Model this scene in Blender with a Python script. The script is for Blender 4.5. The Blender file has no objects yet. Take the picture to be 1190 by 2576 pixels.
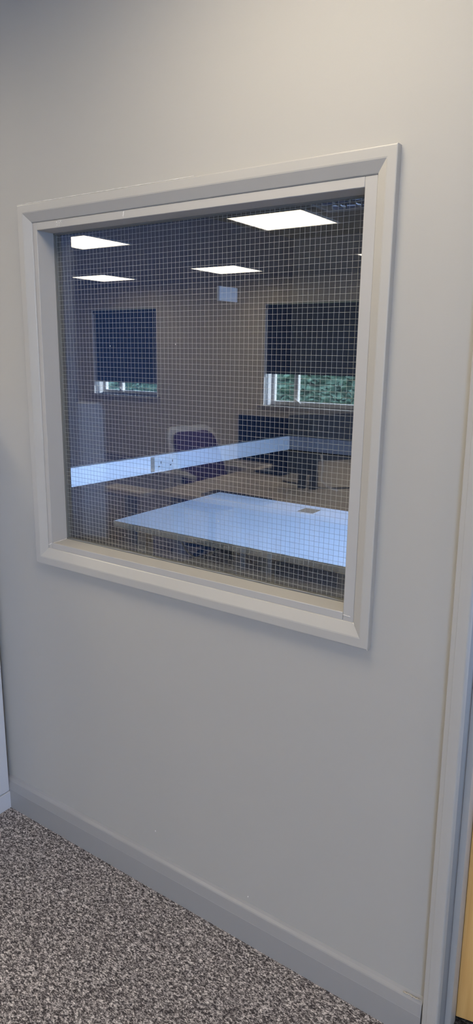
import bpy, bmesh, math, random
from mathutils import Vector, Matrix
random.seed(7)
SC = bpy.context.scene
COL = SC.collection
R = math.radians

# ------------------------------------------------------------------ helpers
def tag(o, label=None, cat=None, group=None, kind=None):
    if label: o['label'] = label
    if cat: o['category'] = cat
    if group: o['group'] = group
    if kind: o['kind'] = kind
    return o

def empty(name, loc=(0, 0, 0), rz=0, parent=None):
    o = bpy.data.objects.new(name, None)
    COL.objects.link(o)
    o.location = loc
    o.rotation_euler = (0, 0, rz)
    o.empty_display_size = .05
    if parent: o.parent = parent
    return o

class MB:
    """collects shapes and links them as one mesh object"""
    def __init__(self):
        self.bm = bmesh.new()
    def box(self, x0, x1, y0, y1, z0, z1, bev=0, seg=2, mi=0, shear=0):
        x0, x1 = min(x0, x1), max(x0, x1); y0, y1 = min(y0, y1), max(y0, y1); z0, z1 = min(z0, z1), max(z0, z1)
        bm = self.bm
        v = [bm.verts.new((x + shear * z, y, z)) for x in (x0, x1) for y in (y0, y1) for z in (z0, z1)]
        idx = [(0, 1, 3, 2), (4, 6, 7, 5), (0, 4, 5, 1), (2, 3, 7, 6), (0, 2, 6, 4), (1, 5, 7, 3)]
        fs = [bm.faces.new([v[i] for i in f]) for f in idx]
        for f in fs: f.material_index = mi
        if bev:
            es = set(e for f in fs for e in f.edges)
            r = bmesh.ops.bevel(bm, geom=list(es), offset=bev, segments=seg, profile=.5, affect='EDGES')
            for f in r['faces']: f.material_index = mi; f.smooth = True
        return self
    def prism(self, pts, z0, z1, bev=0, mi=0, seg=2):
        bm = self.bm
        lo = [bm.verts.new((p[0], p[1], z0)) for p in pts]
        hi = [bm.verts.new((p[0], p[1], z1)) for p in pts]
        fs = [bm.faces.new(lo[::-1]), bm.faces.new(hi)]
        n = len(pts)
        for i in range(n):
            fs.append(bm.faces.new([lo[i], lo[(i + 1) % n], hi[(i + 1) % n], hi[i]]))
        for f in fs: f.material_index = mi
        if bev:
            es = set(e for f in fs for e in f.edges)
            bmesh.ops.bevel(bm, geom=list(es), offset=bev, segments=seg, profile=.5, affect='EDGES')
        return self
    def tube(self, pts, r, n=10, mi=0, caps=True, smooth=True):
        bm = self.bm
        pts = [Vector(p) for p in pts]
        rad = r if isinstance(r, (list, tuple)) else [r] * len(pts)
        rings = []
        up = None
        for i, p in enumerate(pts):
            if i == 0: d = pts[1] - p
            elif i == len(pts) - 1: d = p - pts[-2]
            else: d = (pts[i + 1] - pts[i - 1])
            d.normalize()
            if up is None:
                up = Vector((0, 0, 1)) if abs(d.z) < .9 else Vector((1, 0, 0))
            a = (up - d * up.dot(d)).normalized()
            up = a
            b = d.cross(a)
            rings.append([bm.verts.new(p + (a * math.cos(2 * math.pi * k / n) + b * math.sin(2 * math.pi * k / n)) * rad[i]) for k in range(n)])
        for i in range(len(rings) - 1):
            for k in range(n):
                f = bm.faces.new([rings[i][k], rings[i][(k + 1) % n], rings[i + 1][(k + 1) % n], rings[i + 1][k]])
                f.smooth = smooth; f.material_index = mi
        if caps:
            bm.faces.new(rings[0][::-1]).material_index = mi
            bm.faces.new(rings[-1]).material_index = mi
        return self
    def loft(self, rings, closed=True, capped=False, smooth=False, mi=0):
        """rings: list of lists of points; quads between consecutive rings"""
        bm = self.bm
        vs = [[bm.verts.new(p) for p in r] for r in rings]
        n = len(vs[0])
        for i in range(len(vs) - 1):
            for k in range(n if closed else n - 1):
                f = bm.faces.new([vs[i][k], vs[i][(k + 1) % n], vs[i + 1][(k + 1) % n], vs[i + 1][k]])
                f.smooth = smooth; f.material_index = mi
        if capped:
            bm.faces.new(vs[0][::-1]); bm.faces.new(vs[-1])
        return self
    def build(self, name, mats, parent=None, loc=None):
        bmesh.ops.recalc_face_normals(self.bm, faces=self.bm.faces)
        me = bpy.data.meshes.new(name)
        self.bm.to_mesh(me); self.bm.free()
        if not isinstance(mats, (list, tuple)): mats = [mats]
        for m in mats: me.materials.append(m)
        o = bpy.data.objects.new(name, me)
        COL.objects.link(o)
        if parent: o.parent = parent
        if loc: o.location = loc
        return o

def struct(o):
    o['kind'] = 'structure'
    return o

# ------------------------------------------------------------------ materials
def principled(name, col, rough=.5, metal=0, spec=.5, bump=None, var=None):
    m = bpy.data.materials.new(name); m.use_nodes = True
    nt = m.node_tree; b = nt.nodes['Principled BSDF']
    b.inputs['Base Color'].default_value = (*col, 1)
    b.inputs['Roughness'].default_value = rough
    b.inputs['Metallic'].default_value = metal
    b.inputs['Specular IOR Level'].default_value = spec
    tc = nt.nodes.new('ShaderNodeTexCoord')
    if bump:
        sc, st, dist = bump
        n = nt.nodes.new('ShaderNodeTexNoise'); n.inputs['Scale'].default_value = sc; n.inputs['Detail'].default_value = 4
        bp = nt.nodes.new('ShaderNodeBump'); bp.inputs['Strength'].default_value = st; bp.inputs['Distance'].default_value = dist
        nt.links.new(tc.outputs['Object'], n.inputs['Vector'])
        nt.links.new(n.outputs['Fac'], bp.inputs['Height'])
        nt.links.new(bp.outputs['Normal'], b.inputs['Normal'])
    if var:
        sc, amt = var
        n2 = nt.nodes.new('ShaderNodeTexNoise'); n2.inputs['Scale'].default_value = sc; n2.inputs['Detail'].default_value = 5
        rp = nt.nodes.new('ShaderNodeMapRange')
        rp.inputs['To Min'].default_value = 1 - amt; rp.inputs['To Max'].default_value = 1 + amt
        mx = nt.nodes.new('ShaderNodeMix'); mx.data_type = 'RGBA'; mx.blend_type = 'MULTIPLY'
        mx.inputs['Factor'].default_value = 1
        mx.inputs[6].default_value = (*col, 1)
        nt.links.new(tc.outputs['Object'], n2.inputs['Vector'])
        nt.links.new(n2.outputs['Fac'], rp.inputs['Value'])
        nt.links.new(rp.outputs['Result'], mx.inputs[7])
        nt.links.new(mx.outputs[2], b.inputs['Base Color'])
    return m

def emission(name, col, s):
    m = bpy.data.materials.new(name); m.use_nodes = True
    nt = m.node_tree; nt.nodes.clear()
    e = nt.nodes.new('ShaderNodeEmission'); e.inputs[0].default_value = (*col, 1); e.inputs[1].default_value = s
    o = nt.nodes.new('ShaderNodeOutputMaterial'); nt.links.new(e.outputs[0], o.inputs[0])
    return m

def glass_mat(name, f0, tint=(1, 1, 1)):
    m = bpy.data.materials.new(name); m.use_nodes = True
    nt = m.node_tree; nt.nodes.clear()
    N = nt.nodes.new; L = nt.links.new
    g = N('ShaderNodeNewGeometry')
    dot = N('ShaderNodeVectorMath'); dot.operation = 'DOT_PRODUCT'
    L(g.outputs['Incoming'], dot.inputs[0]); L(g.outputs['Normal'], dot.inputs[1])
    ab = N('ShaderNodeMath'); ab.operation = 'ABSOLUTE'; L(dot.outputs['Value'], ab.inputs[0])
    om = N('ShaderNodeMath'); om.operation = 'SUBTRACT'; om.inputs[0].default_value = 1; L(ab.outputs[0], om.inputs[1])
    pw = N('ShaderNodeMath'); pw.operation = 'POWER'; pw.inputs[1].default_value = 5; L(om.outputs[0], pw.inputs[0])
    ml = N('ShaderNodeMath'); ml.operation = 'MULTIPLY_ADD'; ml.inputs[1].default_value = 1 - f0; ml.inputs[2].default_value = f0
    L(pw.outputs[0], ml.inputs[0])
    t = N('ShaderNodeBsdfTransparent'); t.inputs[0].default_value = (*tint, 1)
    gl = N('ShaderNodeBsdfGlossy'); gl.inputs['Roughness'].default_value = 0
    mx = N('ShaderNodeMixShader'); L(ml.outputs[0], mx.inputs[0]); L(t.outputs[0], mx.inputs[1]); L(gl.outputs[0], mx.inputs[2])
    o = N('ShaderNodeOutputMaterial'); L(mx.outputs[0], o.inputs[0])
    return m

def carpet_mat(name, k=1.0):
    m = bpy.data.materials.new(name); m.use_nodes = True
    nt = m.node_tree; b = nt.nodes['Principled BSDF']
    N = nt.nodes.new; L = nt.links.new
    b.inputs['Roughness'].default_value = .95; b.inputs['Specular IOR Level'].default_value = .15
    tc = N('ShaderNodeTexCoord')
    # fibres lie a little along x, so the flecks are longer that way
    mp = N('ShaderNodeMapping'); mp.inputs['Scale'].default_value = (.62, 1.0, 1.0); mp.inputs['Rotation'].default_value = (0, 0, R(20))
    L(tc.outputs['Object'], mp.inputs['Vector'])
    n1 = N('ShaderNodeTexNoise'); n1.inputs['Scale'].default_value = 300; n1.inputs['Detail'].default_value = 6; n1.inputs['Roughness'].default_value = .72; n1.inputs['Distortion'].default_value = .6
    n2 = N('ShaderNodeTexNoise'); n2.inputs['Scale'].default_value = 110; n2.inputs['Detail'].default_value = 3
    n3 = N('ShaderNodeTexNoise'); n3.inputs['Scale'].default_value = 420; n3.inputs['Detail'].default_value = 3
    for n in (n1, n2, n3): L(mp.outputs[0], n.inputs['Vector'])
    a = N('ShaderNodeMath'); a.operation = 'MULTIPLY_ADD'; a.inputs[1].default_value = .30; L(n2.outputs['Fac'], a.inputs[0]); L(n1.outputs['Fac'], a.inputs[2])
    cr = N('ShaderNodeValToRGB')
    e = cr.color_ramp.elements
    e[0].position = .53; e[0].color = (.028 * k, .025 * k, .028 * k, 1)
    e[1].position = .80; e[1].color = (.66 * k, .62 * k, .61 * k, 1)
    for p, c in ((.60, (.060, .053, .055)), (.655, (.16, .145, .145)), (.715, (.36, .33, .325))):
        q = e.new(p); q.color = (c[0] * k, c[1] * k, c[2] * k, 1)
    L(a.outputs[0], cr.inputs[0])
    L(cr.outputs[0], b.inputs['Base Color'])
    s = N('ShaderNodeMath'); s.operation = 'MULTIPLY_ADD'; s.inputs[1].default_value = .6; L(n3.outputs['Fac'], s.inputs[0]); L(a.outputs[0], s.inputs[2])
    bp = N('ShaderNodeBump'); bp.inputs['Strength'].default_value = .8; bp.inputs['Distance'].default_value = .004
    L(s.outputs[0], bp.inputs['Height']); L(bp.outputs[0], b.inputs['Normal'])
    return m

def wood_mat(name, c1, c2, rough=.45, scale=(1, 1, .08)):
    m = bpy.data.materials.new(name); m.use_nodes = True
    nt = m.node_tree; b = nt.nodes['Principled BSDF']; N = nt.nodes.new; L = nt.links.new
    b.inputs['Roughness'].default_value = rough
    tc = N('ShaderNodeTexCoord'); mp = N('ShaderNodeMapping'); mp.inputs['Scale'].default_value = scale
    n = N('ShaderNodeTexNoise'); n.inputs['Scale'].default_value = 60; n.inputs['Detail'].default_value = 5; n.inputs['Distortion'].default_value = .5
    cr = N('ShaderNodeValToRGB'); cr.color_ramp.elements[0].position = .35; cr.color_ramp.elements[1].position = .7
    cr.color_ramp.elements[0].color = (*c1, 1); cr.color_ramp.elements[1].color = (*c2, 1)
    L(tc.outputs['Object'], mp.inputs[0]); L(mp.outputs[0], n.inputs['Vector']); L(n.outputs['Fac'], cr.inputs[0]); L(cr.outputs[0], b.inputs['Base Color'])
    return m

WALL = principled('wall_paint', (.42, .405, .376), .62, spec=.35, bump=(260, .12, .0008), var=(2.2, .015))
TRIM = principled('trim_gloss_paint', (.43, .415, .388), .33, spec=.5, bump=(38, .10, .0016), var=(9, .02))
LINERP = principled('liner_paint', (.43, .415, .395), .6, spec=.2, bump=(38, .10, .0016), var=(9, .02))
SKIRT = principled('skirting_gloss_paint', (.32, .312, .31), .26, spec=.5, bump=(30, .06, .001))
CEIL = principled('ceiling_paint', (.42, .415, .405), .8)
REARP = principled('rear_frame_paint', (.02, .023, .03), .7, spec=.15)
BACKW = principled('back_wall_paint', (.70, .645, .55), .7)
NAVY = principled('navy_wall_paint', (.010, .018, .036), .85, spec=.08)
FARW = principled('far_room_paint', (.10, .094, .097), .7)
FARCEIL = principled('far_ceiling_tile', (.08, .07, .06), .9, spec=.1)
CARPET = carpet_mat('carpet_loop', 1.5)
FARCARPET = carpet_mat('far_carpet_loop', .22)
WIRE = principled('georgian_wire', (.46, .46, .44), .45, metal=0, spec=.6)
GLASS = glass_mat('wired_glass', .14, (.985, .99, .985))
CLEAR = glass_mat('clear_glass', .04)
SEAL = principled('sealant', (.16, .16, .15), .6)
WHITEP = principled('white_plastic', (.80, .80, .80), .4)
WHITEL = principled('white_laminate', (.78, .79, .80), .28, spec=.5, var=(5, .02))
EDGEB = principled('grey_edge_band', (.85, .83, .76), .45)
STEEL = principled('grey_steel', (.42, .43, .44), .35, metal=.0, spec=.6)
BLACKP = principled('black_plastic', (.012, .012, .014), .45)
SCREEN = principled('black_screen', (.008, .008, .012), .2)
CABM = principled('cabinet_enamel', (.60, .62, .67), .42, spec=.45, bump=(500, .05, .0004))
PURPLE = principled('purple_fabric', (.10, .045, .13), .9, bump=(400, .3, .001))
SHELL = principled('grey_shell_plastic', (.80, .78, .72), .5)
BEECH = wood_mat('beech_desk', (.62, .53, .42), (.76, .67, .55), scale=(.08, 1, 1))
PINE = wood_mat('pine_door', (.66, .36, .11), (.78, .48, .17), scale=(1, 1, .05))
BLIND = principled('navy_blind_fabric', (.022, .024, .035), .85)
MIRROR = principled('louvre_reflector', (.80, .82, .86), .05, metal=1)
LFRAME = principled('luminaire_frame', (.10, .105, .115), .5)
TUBE = principled('lamp_tube', (.7, .7, .7), .4)
PANELF = principled('panel_frame', (.75, .75, .74), .5)
LED = emission('led_diffuser', (1.0, .88, .68), 12.8)
GROM = principled('grommet_cover', (.17, .14, .11), .5)
CABLE = principled('grey_cable', (.30, .32, .36), .5)
DARKC = principled('black_cable', (.02, .02, .02), .5)
HEDGE = principled('hedge_leaf', (.15, .27, .20), .6, var=(16, .85))
GRASSM = principled('outside_ground', (.12, .16, .08), .9)
WHITER = principled('white_reveal', (.80, .81, .83), .6)
FILLER = principled('white_filler', (.80, .78, .73), .4)

# ------------------------------------------------------------------ dimensions
XL, XR, ZT, ZB = -1.465, -.566, 1.799, .974        # clear opening of the vision panel
FZ = .018                                          # carpet surface, camera's room
CZ = 2.40                                          # ceilings
LEAN = -.0133                                      # the door lining leans a touch
DX0 = -.290                                        # left side of doorway at z = 0
WT = .085                                          # thickness of the partition
RX0, RX1, RY = -9.0, 2.7, -5.974

# ------------------------------------------------------------------ setting: camera's room
w = MB()
w.box(-9.2, XL - .015, 0, WT, 0, CZ)
w.box(XR + .025, DX0 - .034, 0, WT, 0, CZ)
w.box(XL - .015, XR + .025, 0, WT, 0, ZB - .010)
w.box(XL - .015, XR + .025, 0, WT, ZT + .019, CZ)
w.box(DX0 - .034, .56, 0, WT, 2.06, CZ)
w.box(.56, RX1 + .2, 0, WT, 0, CZ)
bm_ = w.bm
bm_.free(); w.bm = bmesh.new()
bx_ = [-9.2, XL - .015, XR + .025, DX0 - .030, .56, RX1 + .2]; bz_ = [0, ZB - .018, ZT + .019, 2.06, CZ]
def solid(i, j):
    if i == 1 and j == 1: return False
    if i == 3 and j in (0, 1, 2): return False
    return True
gv = {}
def V_(i, j, k):
    if (i, j, k) not in gv: gv[(i, j, k)] = w.bm.verts.new((bx_[i], (0, WT)[k], bz_[j]))
    return gv[(i, j, k)]
for i in range(5):
    for j in range(4):
        if not solid(i, j): continue
        for k in (0, 1):
            w.bm.faces.new([V_(i, j, k), V_(i + 1, j, k), V_(i + 1, j + 1, k), V_(i, j + 1, k)])
        for (di, dj, e0, e1) in ((-1, 0, (i, j), (i, j + 1)), (1, 0, (i + 1, j), (i + 1, j + 1)), (0, -1, (i, j), (i + 1, j)), (0, 1, (i, j + 1), (i + 1, j + 1))):
            a_, b_ = i + di, j + dj
            if not (0 <= a_ < 5 and 0 <= b_ < 4) or not solid(a_, b_):
                w.bm.faces.new([V_(*e0, 0), V_(*e1, 0), V_(*e1, 1), V_(*e0, 1)])
struct(w.build('wall_front', WALL))
struct(MB().box(-9.3, RX1 + .2, RY - .4, .0, -.1, FZ).build('floor', CARPET))
struct(MB().box(-9.3, RX1 + .2, RY - .4, .0, CZ, CZ + .1).build('ceiling', CEIL))
struct(MB().box(-9.3, -9.0, RY - .3, 0, 0, CZ).build('wall_left', WALL))
# right wall with a window opening (daylight for the room)
WY0, WY1, WZ0, WZ1 = -5.6, -3.3, .95, 2.1
w = MB()
w.box(RX1, RX1 + .2, RY - .3, WY0, 0, CZ); w.box(RX1, RX1 + .2, WY1, 0, 0, CZ)
w.box(RX1, RX1 + .2, WY0, WY1, 0, WZ0); w.box(RX1, RX1 + .2, WY0, WY1, WZ1, CZ)
struct(w.build('wall_right', WALL))
# back wall with two windows (seen mirrored in the pane)
BW = [(-7.55, -6.31, .90, 2.09, 1.09), (-4.58, -2.55, .872, 2.093, 1.28)]
w = MB(); y0, y1 = RY - .28, RY
xs = [-9.3]
for (a, b, z0, z1, zb) in BW:
    w.box(xs[-1], a, y0, y1, 0, CZ); w.box(a, b, y0, y1, 0, z0); w.box(a, b, y0, y1, z1, CZ); xs.append(b)
w.box(xs[-1], RX1 + .2, y0, y1, 0, CZ)
struct(w.build('wall_back', BACKW))

def back_window(n, a, b, z0, z1, zb, opened):
    e = struct(empty('window_%d' % n, ((a + b) / 2, RY, z0)))
    X = (a + b) / 2
    def P(mb, name, mat): o = mb.build(name, mat); o.parent = e; o.location = (-X, -RY, -z0); return o
    yg = RY - .22
    f = MB()
    f.box(a, b, yg - .03, yg + .03, z0, z0 + .05, .004); f.box(a, b, yg - .03, yg + .03, z1 - .05, z1, .004)
    f.box(a, a + .05, yg - .03, yg + .03, z0 + .05, z1 - .05, .004); f.box(b - .05, b, yg - .03, yg + .03, z0 + .05, z1 - .05, .004)
    m = a + .36
    f.box(m - .03, m + .03, yg - .03, yg + .03, z0 + .05, z1 - .05, .004)
    P(f, 'window_frame', WHITEP)
    P(MB().box(a + .05, b - .05, yg - .003, yg + .003, z0 + .05, z1 - .05), 'pane', CLEAR)
    P(MB().box(a, a + .012, RY - .19, RY + .002, z0, z1).box(b - .012, b, RY - .19, RY + .002, z0, z1), 'reveal_lining', WHITER)
    P(MB().box(a - .05, b + .05, RY - .19, RY + .045, z0 - .028, z0, .004), 'window_sill', principled('sill_board', (.42, .40, .38), .4))
    hd = MB(); hd.tube([(m, yg + .035, z0 + .07), (m, yg + .06, z0 + .09), (m + .05, yg + .07, z0 + .06), (m + .10, yg + .07, z0 + .03)], .010)
    hd.box(m - .014, m + .014, yg + .03, yg + .04, z0 + .04, z0 + .11, .003)
    P(hd, 'handle', WHITEP)
    return e
back_window(2, *BW[0], True)
back_window(3, *BW[1], False)

def blind(a, b, zb, z1, label):
    yb = RY - .035
    e = tag(empty('roller_blind', ((a + b) / 2, yb, zb)), label, 'blind')
    def P(mb, name, mat): o = mb.build(name, mat); o.parent = e; o.location = (-(a + b) / 2, -yb, -zb); return o
    P(MB().box(a + .015, b - .015, yb - .0015, yb + .0015, zb, z1 - .03), 'fabric', BLIND)
    P(MB().tube([(a + .01, yb, z1 - .035), (b - .01, yb, z1 - .035)], .026, 14), 'roller', BLIND)
    P(MB().box(a + .015, b - .015, yb - .007, yb + .007, zb - .018, zb + .004, .003), 'bottom_bar', BLACKP)
    c = MB(); c.tube([(b - .03, yb + .03, z1 - .05), (b - .03, yb + .032, zb + .02), (b - .03, yb + .045, zb - .06), (b - .03, yb + .058, zb + .02), (b - .03, yb + .05, z1 - .05)], .0022, 6)
    P(c, 'pull_chain', WHITEP)
blind(BW[0][0], BW[0][1], BW[0][4], BW[0][3], 'navy roller blind pulled almost to the sill of the smaller window, mirrored in the glass')
blind(BW[1][0], BW[1][1], BW[1][4], BW[1][3], 'wide navy roller blind half lowered over a view of green hedge, mirrored in the glass')

# right window frame
e = struct(empty('window_4', (RX1, (WY0 + WY1) / 2, WZ0)))
f = MB()
xg = RX1 + .12
for (ya, yb_, za, zb_) in ((WY0, WY1, WZ0, WZ0 + .05), (WY0, WY1, WZ1 - .05, WZ1), (WY0, WY0 + .05, WZ0, WZ1), (WY1 - .05, WY1, WZ0, WZ1), ((WY0 + WY1) / 2 - .03, (WY0 + WY1) / 2 + .03, WZ0, WZ1)):
    f.box(xg - .03, xg + .03, ya, yb_, za, zb_, .004)
o = f.build('window_frame', WHITEP, e); o.location = (-RX1, -(WY0 + WY1) / 2, -WZ0)

# ------------------------------------------------------------------ skirting along the front wall
def extrude_x(prof, xa, xb, name, mat, shear_b=0):
    m = MB()
    m.loft([[(xa, p[0], p[1]) for p in prof], [(xb + shear_b * p[1], p[0], p[1]) for p in prof]], closed=True, capped=True)
    return m.build(name, mat)
prof = [(0, .010), (-.0150, .010), (-.0150, .0868), (-.0146, .0878), (-.0105, .1125), (-.0100, .1150), (-.0085, .1178), (-.0040, .1232), (-.0012, .1275), (0, .1295)]
struct(extrude_x(prof, -1.80, -.3265, 'baseboard_front', SKIRT, LEAN))
m = MB()
for (sx, sz) in ((-1.10, .20), (-.79, .147)):
    m.box(sx - .0012, sx + .0010, -.0012, 0, sz - .0016, sz + .0018, .0004)
struct(m.build('trim_5', FILLER))
# bead of filler over the skirting end, beside the door trim
m = MB()
pts = []
for i in range(24):
    x = -.372 + .040 * i / 23
    pts.append((x, -.0075 + random.uniform(-.0012, .0012), .1245 + random.uniform(-.0018, .0022)))
m.tube(pts, [.0006 + .0012 * random.random() for _ in pts], 6)
struct(m.build('trim_4', principled('aged_filler', (.46, .41, .34), .6)))

# ------------------------------------------------------------------ the vision panel in the wall
W1 = struct(empty('window_1', ((XL + XR) / 2, 0, ZB)))
WX, WZ_ = (XL + XR) / 2, ZB
def wp(mb, name, mat):
    o = mb.build(name, mat); o.parent = W1; o.location = (-WX, 0, -WZ_); return o
# casing with mitred corners: profile (distance from outer edge, height off the wall)
CO = (-1.520, -.501, .9095, 1.861)     # outer x0,x1,z0,z1 (at the front face)
CI = (-1.480, -.541, .9570, 1.818)     # inner
cprof = [(0, 0), (0, .0160), (.02, .0176), (.06, .0182), (.44, .0182), (.50, .0176), (.90, .0080), (.96, .0066), (.99, .0050), (1.0, .0030), (1.0, -.003)]
def ring_pts(t, h):
    x0 = CO[0] + (CI[0] - CO[0]) * t; x1 = CO[1] + (CI[1] - CO[1]) * t
    z0 = CO[2] + (CI[2] - CO[2]) * t; z1 = CO[3] + (CI[3] - CO[3]) * t
    return [(x0, -h, z0), (x1, -h, z0), (x1, -h, z1), (x0, -h, z1)]
R4 = [ring_pts(t, h) for t, h in cprof]
for k, nm in enumerate(('casing', 'casing', 'casing', 'casing')):
    m = MB()
    k2 = (k + 1) % 4
    m.loft([[r[k], r[k2]] for r in R4], closed=False)
    o = wp(m, nm, TRIM)
# dents & brush ridges on the casing mitres
m = MB()
def lump_line(a, b, n, r, jit):
    pts = []
    for i in range(n):
        t = i / (n - 1)
        pts.append([a[j] + (b[j] - a[j]) * t + random.uniform(-jit, jit) for j in range(3)])
    m.tube(pts, [r * random.uniform(.5, 1.2) for _ in pts], 6)
lump_line((CO[1], -.0178, CO[2]), (CI[1], -.0062, CI[2]), 16, .0007, .0002)
lump_line((CO[0] + .001, -.0180, CO[3] + .0006), (-.95, -.0172, CO[3] + .0006), 60, .0008, .00025)
for _k in range(9):
    _a = (-1.394 + random.uniform(0, .022), -.0043, 1.8035 + random.uniform(0, .011))
    lump_line(_a, (_a[0] + random.uniform(-.004, .005), -.0043, _a[2] + random.uniform(-.003, .003)), 4, .0008, .0006)
lump_line((-1.166, -.004, 1.803), (-1.163, -.004, 1.817), 8, .0011, .0006)
lump_line((-1.462, -.001, ZB), (-1.463, .049, ZB + .001), 14, .0009, .0004)
lump_line((-.548, -.0045, .968), (-.566, -.0045, .969), 6, .0006, .0002)
lump_line((-1.4795, -.0045, .966), (-1.466, -.0042, .9725), 6, .0008, .0003)
wp(m, 'filler', FILLER)
# liner: flat frame whose front edge shows inside the casing, running back to the glass
def liner(i0, i1, y0, y1, name, mat, bev=.0015):
    # i0 outer rect, i1 inner rect
    a0, a1, c0, c1 = i0; b0, b1, d0, d1 = i1
    m = MB()
    m.box(a0, b0, y0, y1, c0, c1, bev)
    m.box(b1, a1, y0, y1, c0, c1, bev)
    m.box(b0, b1, y0, y1, c0, d0, bev)
    m.box(b0, b1, y0, y1, d1, c1, bev)
    return wp(m, name, mat)
liner((XL - .0150, XR + .0250, ZB - .018, ZT + .019), (XL, XR, ZB, ZT), -.004, .0535, 'liner', LINERP)
liner((XL - .0150, XR + .0250, ZB - .018, ZT + .019), (XL, XR, ZB, ZT), .0610, .0765, 'rear_liner', REARP)
# dark glazing gasket line
g = MB()
for (a, b, c, d) in ((XL, XL + .003, ZB, ZT), (XR - .003, XR, ZB, ZT), (XL, XR, ZB, ZB + .0035), (XL, XR, ZT - .0035, ZT)):
    g.box(a, b, .0505, .0640, c, d)
wp(g, 'gasket', SEAL)
m = MB()
n = 46
lump = [(XL + .004 + (XR - XL - .008) * i / (n - 1), .0505, ZB + .0035 + random.uniform(-.0014, .0002)) for i in range(n)]
m.tube(lump, [.0013 * random.uniform(.6, 1.3) for _ in lump], 6)
wp(m, 'sealant', principled('grey_sealant', (.28, .28, .27), .5))
wp(MB().box(XL - .005, XR + .005, .0540, .0605, ZB - .005, ZT + .005), 'glass_pane', GLASS)
m = MB()
for (sx, sz) in ((-1.06, 1.52), (-1.275, 1.515), (-.93, 1.105), (-1.24, 1.02)):
    m.box(sx - .0008, sx + .0008, .0532, .0540, sz - .0015, sz + .0012, .0003)
wp(m, 'paint_speck', FILLER)
# welded wire mesh cast in the glass
m = MB()
P_ = .01215; r = .00036; yw = .0572
nx = int((XR - XL) / P_); nz = int((ZT - ZB) / P_)
x = XL + .003
i = 0
while x < XR:
    ph = random.uniform(0, 6.28); am = random.uniform(.0001, .0005)
    pts = [(x + am * math.sin(ph + z * 5) , yw, z) for z in [ZB + (ZT - ZB) * k / 8 for k in range(9)]]
    m.tube(pts, r, 5, caps=False); x += P_
z = ZB + .002
while z < ZT:
    ph = random.uniform(0, 6.28); am = random.uniform(.0001, .0006)
    pts = [(x_, yw - .0004, z + am * math.sin(ph + x_ * 5)) for x_ in [XL + (XR - XL) * k / 8 for k in range(9)]]
    m.tube(pts, r, 5, caps=False); z += P_
wp(m, 'wire_mesh', WIRE)

# ------------------------------------------------------------------ door lining, stop and open door leaf at right
def lean_box(mb, x0, x1, y0, y1, z0, z1, bev=0, seg=3):
    mb.box(x0, x1, y0, y1, z0, z1, bev, seg, shear=LEAN); return mb
# architrave: bullnosed on the doorway side
aprof = [(-.0340, 0), (-.0340, -.0125), (-.0325, -.0150), (-.0235, -.0168), (-.0225, -.0176), (-.0120, -.0184), (-.0035, -.0184)]
for k in range(1, 8):
    a = math.pi / 2 * k / 7
    aprof.append((-.0035 + .0045 * math.sin(a), -.0184 + .0060 * (1 - math.cos(a))))
aprof.append((.0010, 0))
m = MB()
m.loft([[(DX0 + p[0] + LEAN * z, p[1], z) for p in aprof] for z in (.010, .5, 1.0, 1.5, 2.047)], closed=True, capped=True)
struct(m.build('trim_1', TRIM))
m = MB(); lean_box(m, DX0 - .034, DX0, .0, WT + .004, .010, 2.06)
struct(m.build('trim_2', principled('door_lining_grey', (.27, .27, .27), .5)))  # one even grey, darker than the other door trim
m = MB(); lean_box(m, DX0, DX0 + .0135, .046, WT + .004, .010, 2.06, .001)
struct(m.build('trim_3', TRIM))
m = MB(); m.box(.545, .61, -.0184, 0, .010, 2.115, .004).box(.545, .56, 0, WT + .004, .010, 2.06)
struct(m.build('trim_6', TRIM))
m = MB(); m.box(DX0 - .062, .545, -.0186, 0, 2.048, 2.115, .004).box(DX0 - .028, .545, 0, WT + .004, 2.045, 2.06)
struct(m.build('trim_7', TRIM))
D1 = struct(empty('door_1', (DX0 + .012, WT + .008, FZ), R(102)))
m = MB()
m.box(0, .76, -.044, 0, .004, 2.03, .0015)
dl = m.build('door_leaf', PINE, D1)
ca, sa = math.cos(R(102)), math.sin(R(102))
for v in dl.data.vertices:
    q = LEAN * (v.co.z + FZ) + .0005
    v.co.x += q * ca; v.co.y -= q * sa
m = MB(); m.tube([(.70, .0, 1.0), (.70, .05, 1.0), (.60, .055, 1.0)], .009); m.tube([(.70, -.044, 1.0), (.70, -.094, 1.0), (.60, -.099, 1.0)], .009)
m.build('door_handle', STEEL, D1)

# ------------------------------------------------------------------ far room (through the glass)
FY1 = 3.80
FX = 1.0
def lw(y): return -3.075 + .0796 * (y - 1.48)      # the far left wall is a little out of square
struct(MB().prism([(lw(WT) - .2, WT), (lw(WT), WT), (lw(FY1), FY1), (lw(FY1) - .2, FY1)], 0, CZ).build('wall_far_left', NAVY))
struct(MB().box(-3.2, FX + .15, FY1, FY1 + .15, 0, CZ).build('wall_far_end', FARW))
FX = 1.0
FWY0, FWY1, FWZ0, FWZ1 = .75, 2.1, 1.2, 2.25
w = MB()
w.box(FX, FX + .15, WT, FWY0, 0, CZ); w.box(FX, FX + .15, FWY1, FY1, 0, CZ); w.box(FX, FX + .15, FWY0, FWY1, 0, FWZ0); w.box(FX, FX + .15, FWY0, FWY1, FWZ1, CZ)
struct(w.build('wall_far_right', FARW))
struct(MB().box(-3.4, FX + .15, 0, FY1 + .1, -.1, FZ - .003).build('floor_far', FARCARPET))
HX0, HX1, HY0, HY1 = -2.160, -.990, 2.675, 2.985
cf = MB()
cf.box(-3.4, HX0, WT * .5, FY1 + .1, CZ, CZ + .1).box(HX1, FX + .15, WT * .5, FY1 + .1, CZ, CZ + .1)
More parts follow.
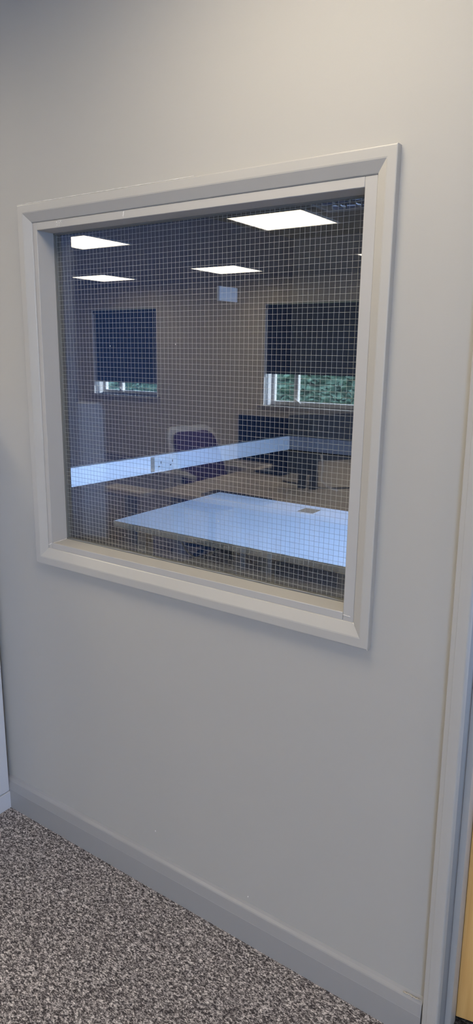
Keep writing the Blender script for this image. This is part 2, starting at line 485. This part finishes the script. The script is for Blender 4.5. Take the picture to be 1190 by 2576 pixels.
cf.box(HX0, HX1, WT * .5, HY0, CZ, CZ + .1).box(HX0, HX1, HY1, FY1 + .1, CZ, CZ + .1)
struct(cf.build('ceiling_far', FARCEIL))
e = struct(empty('window_5', (FX, (FWY0 + FWY1) / 2, FWZ0)))
f = MB()
for (ya, yb_, za, zb_) in ((FWY0, FWY1, FWZ0, FWZ0 + .05), (FWY0, FWY1, FWZ1 - .05, FWZ1), (FWY0, FWY0 + .05, FWZ0, FWZ1), (FWY1 - .05, FWY1, FWZ0, FWZ1)):
    f.box(FX + .05, FX + .11, ya, yb_, za, zb_, .004)
o = f.build('window_frame', WHITEP, e); o.location = (-FX, -(FWY0 + FWY1) / 2, -FWZ0)

TRUNK = principled('trunking_plastic', (.66, .67, .68), .45)
TRUNK_DIM = principled('dimmed_trunking_plastic', (.36, .34, .36), .5)  # same trunking; the weaker light on the end wall is put into the colour
# dado trunking along the navy wall and the end wall
def tr_line(y): return lw(y) + .045
TZ0, TZ1 = .715, .830
tl = tag(empty('dado_trunking', (tr_line(2.0), 2.0, TZ0)), 'long white plastic dado trunking running along the dark navy wall of the next room', 'cable trunking')
def along(ya, yb_, xo, thick, z0, z1, name, mat, parent, bev=0, org=(0, 0, 0)):
    m = MB(); m.prism([(tr_line(ya) + xo, ya), (tr_line(yb_) + xo, yb_), (tr_line(yb_) + xo - thick, yb_), (tr_line(ya) + xo - thick, ya)], z0, z1, bev)
    o = m.build(name, mat, parent); o.location = (-org[0], -org[1], -org[2]); return o
og = (tr_line(2.0), 2.0, TZ0)
along(WT + .01, FY1 - .0452, 0, .0445, TZ0, TZ1, 'body', TRUNK, tl, .003, og)
along(WT + .01, 2.11, .0035, .004, TZ0 + .014, TZ1 - .012, 'cover_strip', TRUNK, tl, .0008, og)
along(2.46, FY1 - .052, .0035, .004, TZ0 + .014, TZ1 - .012, 'cover_strip', TRUNK, tl, .0008, og)
FXE = FX - .002
te = tag(empty('dado_trunking', (-2.4, FY1 - .045, TZ0)), 'dado trunking along the end wall right of the room corner, coloured greyer for its dimmer light', 'cable trunking')
m = MB().box(tr_line(FY1) - .044, FXE, FY1 - .045, FY1 - .0005, TZ0, TZ1, .003); o = m.build('body', TRUNK_DIM, te); o.location = (2.4, -FY1 + .045, -TZ0)
m = MB().box(tr_line(FY1) + .01, FXE - .01, FY1 - .049, FY1 - .045, TZ0 + .014, TZ1 - .012, .0008); o = m.build('cover_strip', TRUNK_DIM, te); o.location = (2.4, -FY1 + .045, -TZ0)
# double socket let into the trunking
sk = tag(empty('double_socket', (tr_line(2.27), 2.27, TZ0)), 'white double power socket let into the trunking on the navy wall', 'power socket')
ogs = (tr_line(2.27), 2.27, TZ0)
along(2.165, 2.40, .0055, .006, TZ0 + .010, TZ1 - .008, 'face_plate', principled('socket_plate', (.58, .60, .60), .4), sk, .0015, ogs)
along(2.135, 2.163, .0042, .005, TZ0 + .008, TZ1 - .006, 'grey_spacer', principled('spacer_grey', (.22, .20, .17), .6), sk, .0005, ogs)
for yc in (2.225, 2.335):
    m = MB()
    for dy, dz, sy, sz in ((0, .016, .007, .016), (-.020, -.010, .013, .008), (.020, -.010, .013, .008)):
        m.box(tr_line(yc) + .0050, tr_line(yc) + .0064, yc + dy - sy / 2, yc + dy + sy / 2, TZ0 + .050 + dz - sz / 2, TZ0 + .050 + dz + sz / 2)
    o = m.build('pin_hole', BLACKP, sk); o.location = [-c for c in ogs]
    m = MB().box(tr_line(yc) + .005, tr_line(yc) + .0085, yc - .006, yc + .006, TZ0 + .078, TZ0 + .094, .001)
    o = m.build('switch', WHITEP, sk); o.location = [-c for c in ogs]

# small box high on the navy wall
yb_ = 2.95
sg = tag(MB().prism([(lw(2.85) + .03, 2.85), (lw(3.05) + .03, 3.05), (lw(3.05) + .001, 3.05), (lw(2.85) + .001, 2.85)], 1.865, 1.965, .004).build('wall_box', principled('pale_box', (.34, .36, .38), .5)),
         'small pale rectangular box fixed high on the navy wall of the next room', 'wall box')

# the white table in the far room
TX0, TX1, TY0, TY1, TZ = -2.215, -.42, 1.0, 1.855, .73
TB = tag(empty('office_table', (-1.3, 1.43, FZ)), 'white rectangular table with grey steel legs standing just behind the wired glass', 'table')
def tp(mb, name, mat): o = mb.build(name, mat); o.parent = TB; o.location = (1.3, -1.43, -FZ); return o
m = MB().box(TX0 + .002, TX1 - .002, TY0 + .002, TY1 - .002, TZ - .022, TZ, .0012)
top = tp(m, 'tabletop', WHITEL)
m = MB()
for (a, b, c, d) in ((TX0, TX1, TY0, TY0 + .0025), (TX0, TX1, TY1 - .0025, TY1), (TX0, TX0 + .0025, TY0 + .002, TY1 - .002), (TX1 - .0025, TX1, TY0 + .002, TY1 - .002)):
    m.box(a, b, c, d, TZ - .0260, TZ - .0006, .0006)
tp(m, 'edge_band', EDGEB)
for (lx, ly) in ((TX0 + .10, TY0 + .05), (TX0 + .10, TY1 - .10), (TX1 - .15, TY0 + .05), (TX1 - .15, TY1 - .10)):
    tp(MB().box(lx, lx + .055, ly, ly + .055, FZ, TZ - .05, .004), 'leg', STEEL)
m = MB().box(TX0 + .09, TX1 - .09, TY0 + .052, TY0 + .092, TZ - .052, TZ - .0225, .002)
m.box(TX0 + .09, TX1 - .09, TY1 - .09, TY1 - .05, TZ - .052, TZ - .0225, .002)
m.box(TX0 + .11, TX0 + .15, TY0 + .092, TY1 - .09, TZ - .052, TZ - .0225, .002)
m.box(TX1 - .15, TX1 - .11, TY0 + .092, TY1 - .09, TZ - .052, TZ - .0225, .002)
tp(m, 'frame', STEEL)
tp(MB().box(-1.62, -1.532, 1.700, 1.785, TZ - .002, TZ + .0018, .0008), 'cable_port_cover', GROM)
# a second pedestal foot and a tray below
tp(MB().box(-1.548, -1.525, 1.30, 1.33, FZ, TZ - .03, .002), 'support_post', STEEL)
# loose cables below the top
c = MB()
pts = []
for i in range(30):
    t = i / 29
    pts.append((-2.02 + .40 * t, 1.22 - .05 * math.sin(t * 3), .70 - .13 * math.sin(math.pi * min(1, t * 1.25)) ** .7 + (.05 if t > .8 else 0) * (t - .8) * -8))
c.tube(pts, .0045, 8)
tag(c.build('loose_cable', CABLE), 'pale grey cable drooping in a loop under the left end of the white table', 'cable')
c = MB(); pts = [(-1.95 + .5 * i / 20, 1.45 + .02 * math.sin(i), .695 - .20 * math.sin(math.pi * i / 20)) for i in range(21)]
c.tube(pts, .004, 8)
tag(c.build('loose_cable', DARKC), 'black cable hanging lower in the shadow under the white table', 'cable')
# louvred ceiling luminaire, unlit
LX0, LX1, LY0, LY1 = -2.175, -.975, 2.66, 3.00
LU = tag(empty('louvre_light', (LX0, LY0, CZ)), 'unlit ceiling light with two rows of mirror louvres in the next room', 'ceiling light')
def lp(mb, name, mat): o = mb.build(name, mat); o.parent = LU; o.location = (-LX0, -LY0, -2.40); return o
m = MB(); t = .02
for (a, b, c_, d) in ((LX0, LX1, LY0, LY0 + t), (LX0, LX1, LY1 - t, LY1), (LX0, LX0 + t, LY0 + t, LY1 - t), (LX1 - t, LX1, LY0 + t, LY1 - t)):
    m.box(a, b, c_, d, CZ - .006, CZ - .0003, .001)
lp(m, 'frame', LFRAME)
CZ0 = CZ; CZ = CZ0 + .055   # recessed optics
lp(MB().box(LX0 + t, LX1 - t, LY0 + t, LY1 - t, CZ + .0, CZ + .004), 'back_plate', LFRAME)
ym = (LY0 + LY1) / 2
for (ya, yb2) in ((LY0 + t, ym), (ym, LY1 - t)):
    # parabolic side reflectors
    m = MB()
    for s, yy in ((1, ya), (-1, yb2)):
        rings = []
        for k in range(7):
            q = k / 6
            rings.append([(LX0 + t, yy + s * (.004 + .035 * (q ** 2)), CZ - .052 + .045 * q), (LX1 - t, yy + s * (.004 + .035 * (q ** 2)), CZ - .052 + .045 * q)])
        m.loft(rings, closed=False, smooth=True)
    lp(m, 'side_reflector', MIRROR)
    lp(MB().tube([(LX0 + .04, (ya + yb2) / 2, CZ - .022), (LX1 - .04, (ya + yb2) / 2, CZ - .022)], .012, 12), 'lamp_tube', TUBE)
    nb = 11
    for j in range(1, nb):
        xx = LX0 + t + (LX1 - LX0 - 2 * t) * j / nb
        m = MB()
        sec = []
        for k in range(6):
            q = k / 5
            hw = .0006 + .010 * (1 - q) ** 2 if False else .001 + .011 * q ** 2
            sec.append((hw, CZ - .052 + .040 * q))
        prof2 = [(xx - h, z_) for h, z_ in sec] + [(xx + h, z_) for h, z_ in sec[::-1]]
        m.loft([[(p[0], ya + .006, p[1]) for p in prof2], [(p[0], yb2 - .006, p[1]) for p in prof2]], closed=True, capped=True, smooth=True)
        lp(m, 'louvre_blade', MIRROR)

CZ = CZ0
# ------------------------------------------------------------------ grey cabinet at the left, in the camera's room
CX1 = -1.722; CX0 = CX1 - .62; CY1 = -.012; CY0 = -.37; CTOP = 1.33
CB = tag(empty('filing_cabinet', (CX1, CY0, FZ)), 'tall pale grey metal cabinet at the left edge of the photo, against the wall', 'cabinet')
def cp(mb, name, mat, par=None, loc=None):
    o = mb.build(name, mat); o.parent = par or CB; o.location = loc or (-CX1, -CY0, -FZ); return o
cp(MB().box(CX0 + .002, CX1 - .0025, CY0 + .02, CY1 - .002, FZ + .062, CTOP, .003), 'body', CABM)
cp(MB().box(CX0, CX1, CY0 + .018, CY1, FZ, FZ + .060, .002), 'plinth', CABM)
dh = (CTOP - FZ - .08) / 4
for k in range(4):
    z0 = FZ + .068 + k * dh
    dr = cp(MB().box(CX0 + .012, CX1 - .012, CY0, CY0 + .021, z0 + .004, z0 + dh - .004, .003), 'drawer', CABM)
    h = MB().tube([(CX0 + .24, CY0 - .0, z0 + dh * .7), (CX0 + .24, CY0 - .022, z0 + dh * .7), (CX1 - .24, CY0 - .022, z0 + dh * .7), (CX1 - .24, CY0 - .0, z0 + dh * .7)], .006, 8)
    cp(h, 'handle', STEEL, dr, (0, 0, 0))

# ------------------------------------------------------------------ camera's room, seen mirrored in the pane (real y is negative)
def desk(x0, x1, y0, y1, label, group=None, z=.73):
    e = tag(empty('desk', ((x0 + x1) / 2, (y0 + y1) / 2, FZ)), label, 'desk', group)
    L_ = (-(x0 + x1) / 2, -(y0 + y1) / 2, -FZ)
    def P(mb, name, mat): o = mb.build(name, mat); o.parent = e; o.location = L_; return o
    P(MB().box(x0, x1, y0, y1, z - .025, z, .002), 'desktop', BEECH)
    for lx in (x0 + .06, x1 - .11):
        for ly in (y0 + .06, y1 - .11):
            P(MB().box(lx, lx + .05, ly, ly + .05, FZ, z - .025, .004), 'leg', STEEL)
    P(MB().box(x0 + .08, x1 - .08, (y0 + y1) / 2 - .01, (y0 + y1) / 2 + .01, .36, z - .03, .002), 'modesty_panel', STEEL)
    return e
desk(-2.52, -1.92, -2.99, -1.554, 'pale beech desk at the left of the bank of desks mirrored in the glass')
desk(-1.915, -1.28, -2.99, -1.554, 'pale beech desk right of the dark seam, mirrored behind the white table')
desk(-2.46, -1.28, -3.97, -2.995, 'pale beech desk farthest back below the right window, mirrored in the glass')
# small side table seen at the left of the bank
e = tag(empty('side_table', (-2.72, -1.494, FZ)), 'small pale side table on one leg left of the mirrored desks', 'table')
o = MB().box(-2.86, -2.53, -1.574, -1.434, .705, .73, .003).build('tabletop', BEECH, e); o.location = (2.72, 1.494, -FZ)
o = MB().box(-2.70, -2.65, -1.534, -1.484, FZ + .02, .705, .004).build('leg', STEEL, e); o.location = (2.72, 1.494, -FZ)
o = MB().box(-2.80, -2.58, -1.564, -1.444, FZ, FZ + .02, .003).build('foot', STEEL, e); o.location = (2.72, 1.494, -FZ)

def monitor(x, y, zb, wd, ht, rz, label, z=.73):
    e = tag(empty('monitor', (x, y, z), rz), label, 'monitor')
    MB().box(-wd / 2, wd / 2, -.012, .018, zb - z, zb - z + ht, .004).build('housing', BLACKP, e)
    MB().box(-wd / 2 + .012, wd / 2 - .012, .0185, .0195, zb - z + .012, zb - z + ht - .012).build('screen', SCREEN, e)
    MB().box(-.03, .03, -.03, -.012, .01, zb - z + ht * .5, .003).build('stand', BLACKP, e)
    MB().box(-.11, .11, -.09, .08, 0, .012, .004).build('base', BLACKP, e)
monitor(-2.31, -2.50, .79, .60, .31, R(4), 'black monitor standing on the mirrored desks, its left edge clear of the wall')
# second monitor on a pair of dark legs
e = tag(empty('monitor', (-1.93, -2.134, .73), R(-6)), 'black monitor carried on two dark legs near the seam of the mirrored desks', 'monitor')
MB().box(-.125, .125, -.012, .018, .085, .34, .004).build('housing', BLACKP, e)
MB().box(-.115, .115, .0185, .0195, .095, .33).build('screen', SCREEN, e)
MB().box(.01, .055, -.02, .012, 0, .10, .003).build('leg', BLACKP, e)
MB().box(.08, .125, -.02, .012, 0, .10, .003).build('leg', BLACKP, e)
dv = MB().prism([(-2.46, -2.93), (-1.93, -3.80), (-1.905, -3.785), (-2.435, -2.915)], .73, 1.075, .004)
tag(dv.build('desk_divider', principled('charcoal_fabric', (.03, .03, .035), .9)), 'low charcoal divider screen standing on the mirrored desks below the right window', 'divider screen')
c = MB(); c.tube([(-2.10, -2.25, .734), (-2.0, -2.23, .735), (-1.92, -2.20, .734), (-1.78, -2.19, .735), (-1.6, -2.37, .734), (-1.4, -2.49, .734)], .004, 6)
tag(c.build('desk_cable', DARKC), 'thin dark cable lying across the mirrored desktops by the black monitor', 'cable')
c = MB(); c.tube([(-1.745, -2.07, .95), (-1.735, -2.08, .88), (-1.755, -2.10, .80), (-1.72, -2.12, .76), (-1.68, -2.17, .735)], .005, 6)
tag(c.build('desk_cable', WHITEP), 'short white cable falling beside the black monitor on two legs', 'cable')
kb = empty('keyboard', (-2.03, -1.66, .73), R(4)); tag(kb, 'grey keyboard lying near the front edge of the mirrored desks', 'keyboard')
MB().box(-.21, .21, -.065, .065, 0, .012, .003).build('case', CABLE, kb)
m = MB()
for ix in range(15):
    for iy in range(5):
        m.box(-.195 + ix * .026, -.195 + ix * .026 + .022, -.056 + iy * .023, -.056 + iy * .023 + .019, .012, .016)
k_ = m.build('keys', DARKC, kb)

# purple chair, turned towards the desks
ch = tag(empty('office_chair', (-2.89, -2.594, FZ), R(13)), 'purple upholstered chair with grey plastic shell and armrests drawn up to the mirrored desks', 'chair')
def rr(w_, h_, rad, n=5):
    pts = []
    for cx, cz, a0 in ((w_ - rad, h_ - rad, 0), (-w_ + rad, h_ - rad, 90), (-w_ + rad, -h_ + rad, 180), (w_ - rad, -h_ + rad, 270)):
        for k in range(n + 1):
            a = R(a0 + 90 * k / n); pts.append((cx + rad * math.cos(a), cz + rad * math.sin(a)))
    return pts
def pad(hw, hh, rad, x0, x1, cz, name, mat, curve=.03, par=ch, taper=.0):
    m = MB(); rings = []
    for q, s in ((0, .93), (.15, .985), (.5, 1.0), (.85, .985), (1, .93)):
        ring = []
        for (u, v) in rr(hw, hh, rad):
            u2 = u * (1 + taper * (v / hh)) * (1 - (1 - s) * .5)
            ring.append((x0 + (x1 - x0) * q - curve * (1 - (u / hw) ** 2) - .105 * (v / hh) * (hh / .235), u2, cz + v * (1 - (1 - s) * .5)))
        rings.append(ring)
    m.loft(rings, closed=True, capped=True, smooth=True)
    return m.build(name, mat, par)
pad(.24, .240, .085, -.175, -.150, .715, 'backrest_shell', SHELL, taper=-.06)
pad(.20, .205, .070, -.150, -.112, .712, 'backrest_pad', PURPLE, taper=-.06)
m = MB(); rings = []
for zz, s in ((.40, .92), (.415, 1), (.45, 1.0), (.465, .94)):
    rings.append([(u * s, v * s, zz) for (u, v) in rr(.23, .23, .07)])
m.loft(rings, closed=True, capped=True, smooth=True); m.build('seat', PURPLE, ch)
for s in (-1, 1):
    m = MB(); m.tube([(-.16, s * .235, .40), (-.15, s * .262, .56), (-.12, s * .268, .645), (.02, s * .266, .655), (.12, s * .262, .64)], [.016, .018, .022, .024, .018], 8)
    m.build('armrest', SHELL, ch)
MB().tube([(-.17, 0, .40), (-.21, 0, .48), (-.215, 0, .60)], .022, 8).build('back_support', SHELL, ch)
MB().tube([(0, 0, .09), (0, 0, .40)], .025, 12).build('column', BLACKP, ch)
m = MB()
for k in range(5):
    a = 2 * math.pi * k / 5
    m.tube([(0, 0, .10), (.29 * math.cos(a), .29 * math.sin(a), .062)], [.022, .014], 8)
m.build('star_base', BLACKP, ch)
for k in range(5):
    a = 2 * math.pi * k / 5
    MB().tube([(.29 * math.cos(a) - .02 * math.sin(a), .29 * math.sin(a) + .02 * math.cos(a), .0255), (.29 * math.cos(a) + .02 * math.sin(a), .29 * math.sin(a) - .02 * math.cos(a), .0255)], .025, 12).build('castor', BLACKP, ch)

# LED ceiling panels in the camera's room
def led(x, y, label, src=None):
    if src is None:
        e = empty('led_panel', (x, y, CZ))
        m = MB(); s = .3
        for (a, b, c_, d) in ((-s, s, -s, -s + .012), (-s, s, s - .012, s), (-s, -s + .012, -s, s), (s - .012, s, -s, s)):
            m.box(a, b, c_, d, -.010, 0, .001)
        m.build('frame', PANELF, e)
        MB().box(-s + .012, s - .012, -s + .012, s - .012, -.006, -.002).build('diffuser', LED, e)
    else:
        e = src.copy(); COL.objects.link(e); e.location = (x, y, CZ)
        for c_ in src.children:
            d = c_.copy(); COL.objects.link(d); d.parent = e
    tag(e, label, 'ceiling light', 'square LED ceiling panels')
    return e
names = {(-2.56, -2.925): 'lit square ceiling panel, the largest mirrored at the top of the glass',
         (-4.50, -2.925): 'lit square ceiling panel cut off by the upper left corner of the glass',
         (-6.40, -5.075): 'lit square ceiling panel mirrored lowest at the left of the glass',
         (-4.52, -5.075): 'lit square ceiling panel mirrored above the small pale wall box',
         (-2.50, -4.94): 'lit square ceiling panel of which only a sliver shows at the right of the glass'}
src = None
GX = (-6.40, -4.50, -2.56, -.63, 1.30); GY = (-.63, -2.925, -5.075)
for iy, y in enumerate(GY):
    for ix, x in enumerate(GX):
        xx, yy = x, y
        if (x, y) == (-2.56, -5.075): xx, yy = -2.50, -4.94
        if (x, y) == (-4.50, -5.075): xx, yy = -4.52, -5.075
        lb = names.get((xx, yy), 'lit square ceiling panel out of view, row %s from the windowed wall' % ('third', 'second', 'first')[iy])
        p = led(xx, yy, lb, src)
        if src is None: src = p

# ------------------------------------------------------------------ outside: hedge and ground behind the back windows
m = MB()
struct(MB().box(-16, 6, -16, RY - .29, -.35, -.25).build('ground_outside', GRASSM))
random.seed(3)
bm = bmesh.new()
nx, nz = 320, 44
grid = [[None] * nz for _ in range(nx)]
for i in range(nx):
    for j in range(nz):
        x = -17 + 20 * i / (nx - 1); z = -.25 + 1.5 * j / (nz - 1)
        grid[i][j] = bm.verts.new((x, -12.0 + random.uniform(-.16, .16) + .15 * math.sin(x * 2.1), z + random.uniform(-.05, .05)))
for i in range(nx - 1):
    for j in range(nz - 1):
        bm.faces.new([grid[i][j], grid[i + 1][j], grid[i + 1][j + 1], grid[i][j + 1]])
back = [[bm.verts.new((-17 + 20 * i / (nx - 1), -13.0, -.25)), bm.verts.new((-17 + 20 * i / (nx - 1), -13.0, 1.25))] for i in range(nx)]
for i in range(nx - 1):
    bm.faces.new([grid[i][nz - 1], grid[i + 1][nz - 1], back[i + 1][1], back[i][1]])
    bm.faces.new([back[i][1], back[i + 1][1], back[i + 1][0], back[i][0]])
me = bpy.data.meshes.new('hedge'); bm.to_mesh(me); bm.free(); me.materials.append(HEDGE)
me.polygons.foreach_set('use_smooth', [True] * len(me.polygons))
hd = bpy.data.objects.new('hedge', me); COL.objects.link(hd)
tag(hd, 'dense green hedge outside, seen below the half lowered blind mirrored in the glass', 'hedge')

# ------------------------------------------------------------------ light
def area(name, loc, rot, sx, sy, col, power, spread=None):
    l = bpy.data.lights.new(name, 'AREA'); l.shape = 'RECTANGLE'; l.size = sx; l.size_y = sy
    l.color = col; l.energy = power
    if spread: l.spread = spread
    o = bpy.data.objects.new(name, l); COL.objects.link(o); o.location = loc; o.rotation_euler = rot
    return o
# daylight through the window in the right wall of this room
area('daylight_right', (RX1 + .19, (WY0 + WY1) / 2, (WZ0 + WZ1) / 2), (0, R(90), 0), WZ1 - WZ0, WY1 - WY0, (.27, .50, 1.0), 178)
# daylight through the window of the far room
area('daylight_far', (FX + .14, (FWY0 + FWY1) / 2, (FWZ0 + FWZ1) / 2), (0, R(76), 0), FWZ1 - FWZ0, FWY1 - FWY0, (.33, .54, 1.0), 90, R(84))

struct(MB().box(5.0, 5.3, -10, 6, -.3, 6.2).build('sun_block_wall', principled('sun_block_render', (.5, .48, .45), .9)))  # unseen wall, added to keep the sun out of the side windows
sun = bpy.data.lights.new('sun', 'SUN'); sun.energy = 16; sun.angle = R(.6); sun.color = (.80, .90, 1.0)
so = bpy.data.objects.new('sun', sun); COL.objects.link(so)
so.rotation_euler = Vector((-.75, .35, -.50)).to_track_quat('-Z', 'Y').to_euler()
wd = bpy.data.worlds.new('sky'); SC.world = wd; wd.use_nodes = True
bg = wd.node_tree.nodes['Background']; bg.inputs[0].default_value = (.62, .78, 1.0, 1); bg.inputs[1].default_value = 12.0

# ------------------------------------------------------------------ camera (calibrated from the photograph's vanishing points)
cam = bpy.data.cameras.new('camera'); co = bpy.data.objects.new('camera', cam); COL.objects.link(co)
cam.sensor_fit = 'VERTICAL'; cam.sensor_height = 36.0; cam.lens = 36.0 * 1712 / 2576
cam.clip_start = .02
Rm = Matrix(((0.82663196, -0.13796687, 0.54556827), (0.56259196, 0.18015504, -0.80686706), (0.01303404, 0.97391442, 0.22654096)))
co.matrix_world = Matrix.Translation((0, -1.245, 1.5)) @ Rm.to_4x4()
SC.camera = co
SC.view_settings.view_transform = 'Standard'; SC.view_settings.look = 'None'
SC.view_settings.exposure = 0; SC.view_settings.gamma = 1; SC.view_settings.use_curve_mapping = False
SC.cycles.max_bounces = 12; SC.cycles.transparent_max_bounces = 24; SC.cycles.diffuse_bounces = 5; SC.cycles.glossy_bounces = 6
SC.cycles.use_denoising = True
SC.cycles.sample_clamp_indirect = 6
